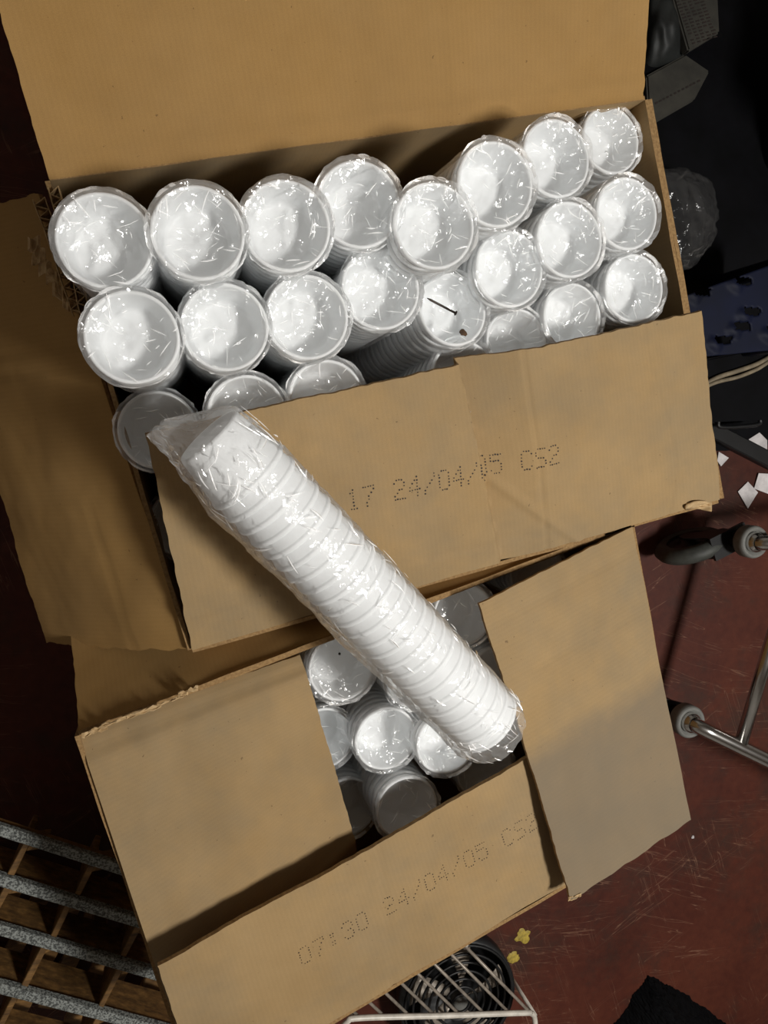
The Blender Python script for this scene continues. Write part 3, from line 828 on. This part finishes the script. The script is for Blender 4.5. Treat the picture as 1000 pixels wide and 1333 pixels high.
# low black case under the cables
bx = [at(905, 470, .085), at(1030, 445, .085), at(1040, 545, .085), at(915, 550, .085)]
def prism(name, top, zb_, mat, parent=None):
    n_ = len(top); V = list(top)+[Vector((p.x, p.y, zb_)) for p in top]
    bm = bmesh.new(); vs = [bm.verts.new(p) for p in V]
    bm.faces.new(vs[:n_]); bm.faces.new(vs[n_:][::-1])
    for i in range(n_): bm.faces.new((vs[i], vs[n_+i], vs[n_+(i+1) % n_], vs[(i+1) % n_]))
    bmesh.ops.recalc_face_normals(bm, faces=bm.faces)
    bmesh.ops.bevel(bm, geom=bm.edges[:], offset=.003, segments=2, affect='EDGES')
    me = bpy.data.meshes.new(name); bm.to_mesh(me); bm.free(); return link(name, me, [mat], parent, False)
cs = empty('tool_case', 'low black case on the floor under the beige cables', 'case')
prism('case_body', bx, .0, 'near_black', cs)
tube('handle', smoothpath([at(935, 548, .05), at(940, 556, .05), at(985, 553, .05), at(990, 545, .05)]), .004, 'black_plastic', cs)
# blue perforated step
st = empty('step_stool', 'dark blue step with raised slot holes beside the far box', 'stool')
zt = .2
Q = [at(872, 392, zt), at(1045, 330, zt), at(1045, 452, zt), at(900, 466, zt)]
V = []; Fc = []
slots = [(968, 396+16), (955, 431), (930, 449), (998, 437), (957, 372), (902, 386)]
nx, ny = 60, 40
def sq(u, v): return (Q[0]*(1-u)+Q[1]*u)*(1-v)+(Q[3]*(1-u)+Q[2]*u)*v
e1 = (Q[1]-Q[0]).normalized(); e2 = e1.cross(Z).normalized()*-1
sl_w = [at(x, y, zt) for x, y in slots]
for j in range(ny+1):
    for i in range(nx+1):
        p = sq(i/nx, j/ny); h_ = 0
        for c_ in sl_w:
            dx = (p-c_).dot((at(980, 420, zt)-at(955, 400, zt)).normalized()); dy = (p-c_-Vector((0, 0, 0))).cross((at(980, 420, zt)-at(955, 400, zt)).normalized()).length
            if abs(dx) < .016 and dy < .01: h_ += .006*(1-(dx/.016)**2)*(1-(dy/.01)**2)
        V.append(p + Z*h_)
hole = set()
for j in range(ny):
    for i in range(nx):
        c2 = sq((i+.5)/nx, (j+.5)/ny); skip = False
        for c_ in sl_w:
            q_ = c2-c_-(at(975, 408, zt)-at(968, 412, zt))*1.6
            if abs(q_.x) < .016 and abs(q_.y) < .006: skip = True
        if not skip: Fc.append((j*(nx+1)+i, (j+1)*(nx+1)+i, (j+1)*(nx+1)+i+1, j*(nx+1)+i+1))
o = pydata('tread', V, Fc, ['blue_plastic'], st); m = o.modifiers.new('s', 'SOLIDIFY'); m.thickness = .003
for p, r_ in ((sq(.03, .05), 0), (sq(.97, .05), 0), (sq(.97, .93), 0), (sq(.03, .93), 0)):
    obox('leg', Vector((p.x-.012, p.y-.012, 0)), Vector((.024, 0, 0)), Vector((0, .024, 0)), Z*(zt-.004), 'navy_plastic', st)
# navy bin behind
bn = empty('plastic_bin', 'tall dark navy plastic bin in the shadows of the upper right corner', 'bin')
def ringbox(c_, wx, wy, z, rot, r=.05, n_=6):
    out = []
    for (sx, sy, a0) in ((1, 1, 0), (-1, 1, pi/2), (-1, -1, pi), (1, -1, 1.5*pi)):
        for k in range(n_+1):
            a = a0 + k*pi/2/n_; x = sx*(wx-r)+r*cos(a); y = sy*(wy-r)+r*sin(a)
            out.append(Vector((c_.x+x*cos(rot)-y*sin(rot), c_.y+x*sin(rot)+y*cos(rot), z)))
    return out
cc = at(985, 210, 0) + Vector((.16, .10, 0)); R_ = []
for wx, z in ((.13, 0), (.16, .38), (.175, .38), (.175, .40), (.155, .40), (.125, .02)): R_.append(ringbox(cc, wx, wx*1.25, z, -.3))
n_ = len(R_[0]); V = [p for r_ in R_ for p in r_]; Fc = [tuple(range(n_))[::-1], tuple(range(5*n_, 6*n_))]
for j in range(5):
    for i in range(n_): Fc.append((j*n_+i, j*n_+(i+1) % n_, (j+1)*n_+(i+1) % n_, (j+1)*n_+i))
pydata('bin_body', V, Fc, ['navy_plastic'], bn)
hp = [cc + Vector((-.17, -.05, .36)), cc + Vector((-.20, -.03, .37)), cc + Vector((-.20, .05, .37)), cc+Vector((-.17, .07, .36))]
tube('handle', smoothpath(hp), .006, 'navy_plastic', bn)

# added dark sheet that stands in for the shade on the corner floor
cs_ = [Vector((.60, .44, 0)), Vector((.72, .0, 0)), Vector((2.2, -.02, 0)), Vector((2.0, 1.8, 0)), Vector((.45, 1.8, 0)), Vector((.45, .75, 0))]
V = []; Fc = []; nn = 70
for j in range(nn+1):
    for i in range(nn+1):
        u, v = i/nn, j/nn
        a_ = Vector((.70-.16*v, -.02+.9*v, 0)); b_ = Vector((2.3, .02+1.9*v, 0)); p = a_.lerp(b_, u)
        ed = min(1, 14*min(u, v, 1-u, 1-v))
        V.append(Vector((p.x+.01*fn(p, 9, 3), p.y+.01*fn(p, 9, 4), .0015 + ed*(.006+.014*max(0, 1-2.4*abs(fn(p, 3.1, 2)))+.003*fn(p, 22, 5)))))
for j in range(nn):
    for i in range(nn): Fc.append((j*(nn+1)+i, j*(nn+1)+i+1, (j+1)*(nn+1)+i+1, (j+1)*(nn+1)+i))
tag(pydata('shade_sheet', V, Fc, ['near_black'], None), 'rumpled dark sheet added over the floor to stand in for shade in the upper right corner', 'sheet')
# dim printed cartons and sack at the top right
def carton(name, pts, z, th_, mat, lab, cat, lines=None):
    r = empty(name, lab, cat); prism('carton_body', [at(x, y, z) for x, y in pts], z-th_, mat, r)
    if lines:
        V = []; Fc = []
        (ax, ay), (bx_, by_), (cx_, cy_), nl, nw = lines       # origin, along line, across
        for i in range(nl):
            for k in range(nw):
                if random.random() < .12: continue
                s0 = (k+.1)/nw; s1 = s0+random.uniform(.45, .8)/nw; t0 = i/nl; t1 = t0+.42/nl
                kk = len(V)
                for s_, t_ in ((s0, t0), (s1, t0), (s1, t1), (s0, t1)):
                    V.append(at(ax+(bx_-ax)*s_+(cx_-ax)*t_, ay+(by_-ay)*s_+(cy_-ay)*t_, z+.0008))
                Fc.append((kk, kk+1, kk+2, kk+3))
        pydata('small_print', V, Fc, ['ink'], r, False)
    return r
carton('flat_carton', [(872, -20), (935, -20), (938, 42), (897, 67)], .05, .02, 'grey_print', 'dim grey flat carton covered in small print, at the top right', 'carton', ((880, 2), (915, -8), (902, 60), 14, 5))
carton('flat_carton', [(842, 98), (893, 70), (925, 92), (905, 130), (846, 164)], .03, .028, 'grey_print', 'dim grey carton with one printed line, behind the far box corner', 'carton', ((852, 134), (912, 103), (854, 139), 1, 12))
V = []; Fc = []; nn = 22
for j in range(nn+1):
    for i in range(nn+1):
        u, v = i/nn, j/nn; x = 842+(62)*u-6*v; y = -25+122*v-10*u
        V.append(at(x, y, .004+.05*(sin(pi*min(1, max(0, u)))*sin(pi*v))**.6 + .012*fn((u, v, 0), 5)*sin(pi*u)*sin(pi*v)))
for j in range(nn):
    for i in range(nn): Fc.append((j*(nn+1)+i, j*(nn+1)+i+1, (j+1)*(nn+1)+i+1, (j+1)*(nn+1)+i))
tag(pydata('plastic_sack', V, Fc, ['grey_bag'], None), 'crumpled dim grey sack between the open lid and the printed carton', 'sack')
# crumpled clear bag beside box
bm = bmesh.new(); bmesh.ops.create_icosphere(bm, subdivisions=5, radius=1)
bc = at(868, 288, .05)
for v_ in bm.verts:
    c_ = v_.co.copy(); k = 1+.22*fn(c_, 1.4, 5)+.10*(1-2*abs(fn(c_, 3.2, 6)))+.04*fn(c_, 9, 7)
    v_.co = Vector((c_.x*.085*k, c_.y*.085*k, max(-.047, c_.z*.06*k)))
me = bpy.data.meshes.new('clear_bag'); bm.to_mesh(me); bm.free()
o = link('clear_bag', me, ['film_grey'], None, True); o.location = bc; tag(o, 'crumpled clear plastic bag on the floor just right of the far box', 'bag')

# ------------------------------------------------------------------ black cloth bundle, bottom right
V = []; Fc = []; nn = 90
ap = at(838, 1258, .0)
e_x = (at(945, 1333, 0)-ap); e_y = (at(785, 1345, 0)-ap)
def cl(s_, t_):
    q = (1-s_)*(1-t_); p = ap + e_x*1.5*s_ + e_y*1.6*t_ + (e_x+e_y)*.16*max(0, q-.75)*2 - (e_x-e_y)*.05*sin(7*s_)*(1-s_)*t_ + e_x*.06*sin(5*t_)*(1-s_); return p
for j in range(nn+1):
    for i in range(nn+1):
        s_, t_ = i/nn, j/nn
        ed = min(s_, t_, 1-s_, 1-t_)
        p = cl(s_, t_) + Vector((fn((s_, t_, 0), 9, 1), fn((s_, t_, 0), 9, 2), 0))*.006 + Vector((fn((s_, t_, 0), 60, 3), fn((s_, t_, 0), 60, 4), 0))*.0035
        h_ = .075*(1-math.exp(-ed*9)) + .02*fn((s_, t_, 0), 5, 5)*min(1, ed*6) + .004*fn((s_, t_, 0), 40, 6)*min(1, ed*8)
        V.append(Vector((p.x, p.y, max(.001, h_))))
for j in range(nn):
    for i in range(nn): Fc.append((j*(nn+1)+i, (j+1)*(nn+1)+i, (j+1)*(nn+1)+i+1, j*(nn+1)+i+1))
o = pydata('cloth_bundle', V, Fc, ['black_cloth'], None, False); tag(o, 'black fuzzy cloth bundle with a pointed corner on the red floor', 'cloth')
# yellow paint spatters
for k, (px, py, s_, lab) in enumerate(((681, 1218, .0135, 'uppermost yellow paint blob on the red floor'), (667, 1246, .0125, 'middle yellow paint blob, larger half of a pair'),
                                    (657, 1262, .0095, 'lower yellow paint blob touching the middle one'), (655, 1275, .0035, 'tiny yellow paint dot below the blobs'))):
    V = [Vector((0, 0, .0016))]; Fc = []; sg = 28
    for rr, z in ((.55, .0015), (.9, .0011), (1, .0002)):
        for i in range(sg):
            a = 2*pi*i/sg; r = s_*rr*(1+.45*fn((cos(a), sin(a), k), 1.3, k+3)+.25*fn((cos(a), sin(a), k), 4, k+5)); V.append(Vector((r*cos(a)*1.15, r*sin(a), z)))
    for i in range(sg): Fc.append((0, 1+i, 1+(i+1) % sg))
    for j in range(2):
        for i in range(sg): Fc.append((1+j*sg+i, 1+(j+1)*sg+i, 1+(j+1)*sg+(i+1) % sg, 1+j*sg+(i+1) % sg))
    o = pydata('paint_blob', V, Fc, ['yellow_paint'], None); o.location = at(px, py, .0004); tag(o, lab, 'paint', 'yellow paint blobs')
crumb('floor_chip', 902, 1090, .001, .003, 'paper', 'tiny white chip on the floor right of the near box', 'chip', 8)

# ------------------------------------------------------------------ wire rack over black fan guard, bottom centre
wr_ = empty('wire_rack', 'white coated wire rack tucked under the near box front', 'rack')
zw = .13
c1, c2 = at(458, 1326, zw), at(690, 1318, zw); c3 = at(612, 1238, zw); dr = (c3 - at(697, 1325, zw)).normalized()
corner = at(697, 1322, zw)
tube('rim_wire', smoothpath([at(440, 1345, zw-.01), at(452, 1330, zw), at(470, 1325, zw), at(580, 1322, zw), at(680, 1318.5, zw), at(691, 1319, zw), at(696, 1325, zw), at(698, 1350, zw-.01)], 6), .0046, 'wire_white', wr_, 10)
Lr = .2
tube('side_wire', [at(694, 1322, zw-.003), at(694, 1322, zw-.003)+dr*Lr], .0028, 'wire_grey', wr_, 8)
tube('side_wire', [at(694, 1322, zw-.035), at(694, 1322, zw-.035)+dr*Lr], .0024, 'wire_grey', wr_, 8)
for k in range(7):
    s_ = at(470+k*32.5, 1326-k*.9, zw-.005); tube('cross_wire', [s_, s_+dr*Lr], .0026, 'wire_grey', wr_, 8)
for p in (corner-Vector((0, 0, 0)), corner+dr*Lr, at(460, 1328, zw), at(460, 1328, zw)+dr*Lr):
    tube('leg', [Vector((p.x, p.y, 0)), Vector((p.x, p.y, zw))], .0035, 'wire_white', wr_, 8)
fa = empty('fan', 'black fan with concentric guard rings under the wire rack', 'fan')
fc_ = at(598, 1302, .07)
for k, r in enumerate((.016, .030, .044, .058, .072, .086, .100)):
    v, f = tube_geo([fc_ + Vector((r*cos(a*2*pi/48), r*sin(a*2*pi/48), .008*(1-(r/.1)**2))) for a in range(49)], .0023, 8, False)
    pydata('guard_ring', v, f, ['black_plastic'], fa)
for k in range(5):
    a0 = k*2*pi/5; V = []; Fc = []
    for j in range(7):
        for i in range(5):
            r = .018+.072*j/6; a = a0+.30*j/6+.5*(i/4-.5)*(.9+.3*j/6)*.9
            V.append(fc_ + Vector((r*cos(a), r*sin(a), -.011+.010*(i/4-.5))))
    for j in range(6):
        for i in range(4): Fc.append((j*5+i, j*5+i+1, (j+1)*5+i+1, (j+1)*5+i))
    o = pydata('fan_blade', V, Fc, ['wire_grey'], fa); m = o.modifiers.new('s', 'SOLIDIFY'); m.thickness = .0015
v, f = lathe([(0, .012), (.009, .012), (.013, .008), (.013, -.03), (0, -.03)], 24); pydata('fan_hub', [Vector(p)+fc_ for p in v], f, ['rubber_grey'], fa)
v, f = lathe([(.1, -.003), (.106, 0), (.107, -.035), (.1, -.066), (0, -.067)], 40); pydata('fan_housing', [Vector(p)+fc_ for p in v], f, ['black_plastic'], fa)

# ------------------------------------------------------------------ slatted wooden crate, bottom left
cr = empty('wooden_crate', 'divided wooden crate with worn grey slats at the bottom left', 'crate')
zc = .17
g0 = at(-60, 1062, zc); g1 = at(170, 1136, zc); ex = (g1-g0).normalized(); ey = Vector((ex.y, -ex.x, 0))
def yof(px, py): return (at(px, py, zc)-g0).dot(ey)
def xof(px, py): return (at(px, py, zc)-g0).dot(ex)
ys = [yof(100, 1107), yof(100, 1170), yof(100, 1233), yof(100, 1307), yof(100, 1385)]
Lc = .42
th_ = .0145
LR = [.285, .325, .37, .44, .44]
for y, Lc in zip(ys, LR):
    obox('grey_slat', g0 + ey*(y) - Z*.012, ex*Lc, ey*th_, Z*.012, 'slat_grey', cr, .0008)
    hb = .014 if y == ys[0] else .062
    obox('slat_board', g0 + ey*(y+.004) - Z*(.013+hb), ex*Lc, ey*.008, Z*hb, 'wood', cr, .0005)
xs = [xof(35, 1090), xof(122, 1117), xof(205, 1145), xof(290, 1170)]
for r in range(4):
    y0 = ys[r]+th_; y1 = ys[r+1]
    for k, x in enumerate(xs):
        if x > LR[r]-.02: continue
        x_ = x + .004*r*((-1)**k)
        ob_ = obox('divider_board', g0 + ex*x_ + ey*y0 - Z*.085, ex*.008 + ey*0, ey*(y1-y0), Z*.078, 'wood', cr, .0008)
        # angled cheek piece leaning off each divider
        obox('cheek_board', g0 + ex*(x_+.008) + ey*(y0+.001) - Z*.045, ex*.022 - Z*.02, ey*.012, Z*.036, 'wood', cr, .0006)
# lower boards across, one layer down
for k in range(10):
    x = .02+.042*k + random.uniform(-.006, .006); ya = ys[0]+.12 if x < .25 else ys[2]+.03
    obox('lower_board', g0 + ex*x + ey*ya - Z*(.115+.018*(k % 2)), ex*.026 + Z*.006*((-1)**k), ey*(ys[-1]-ya+.03), Z*.012, 'wood', cr, .001)
for y, Lc in ((ys[0]+.13, .26), (ys[2], .33), (ys[4], .43)):
    obox('base_runner', g0 + ey*y - Z*zc, ex*Lc, ey*.02, Z*.03, 'wood', cr, .001)
for x, y in ((0, ys[0]+.13), (.24, ys[0]+.13), (0, ys[4]), (.41, ys[4])):
    obox('corner_post', g0 + ex*x + ey*y - Z*(zc-.03), ex*.02, ey*.015, Z*(zc-.05), 'wood', cr, .0005)
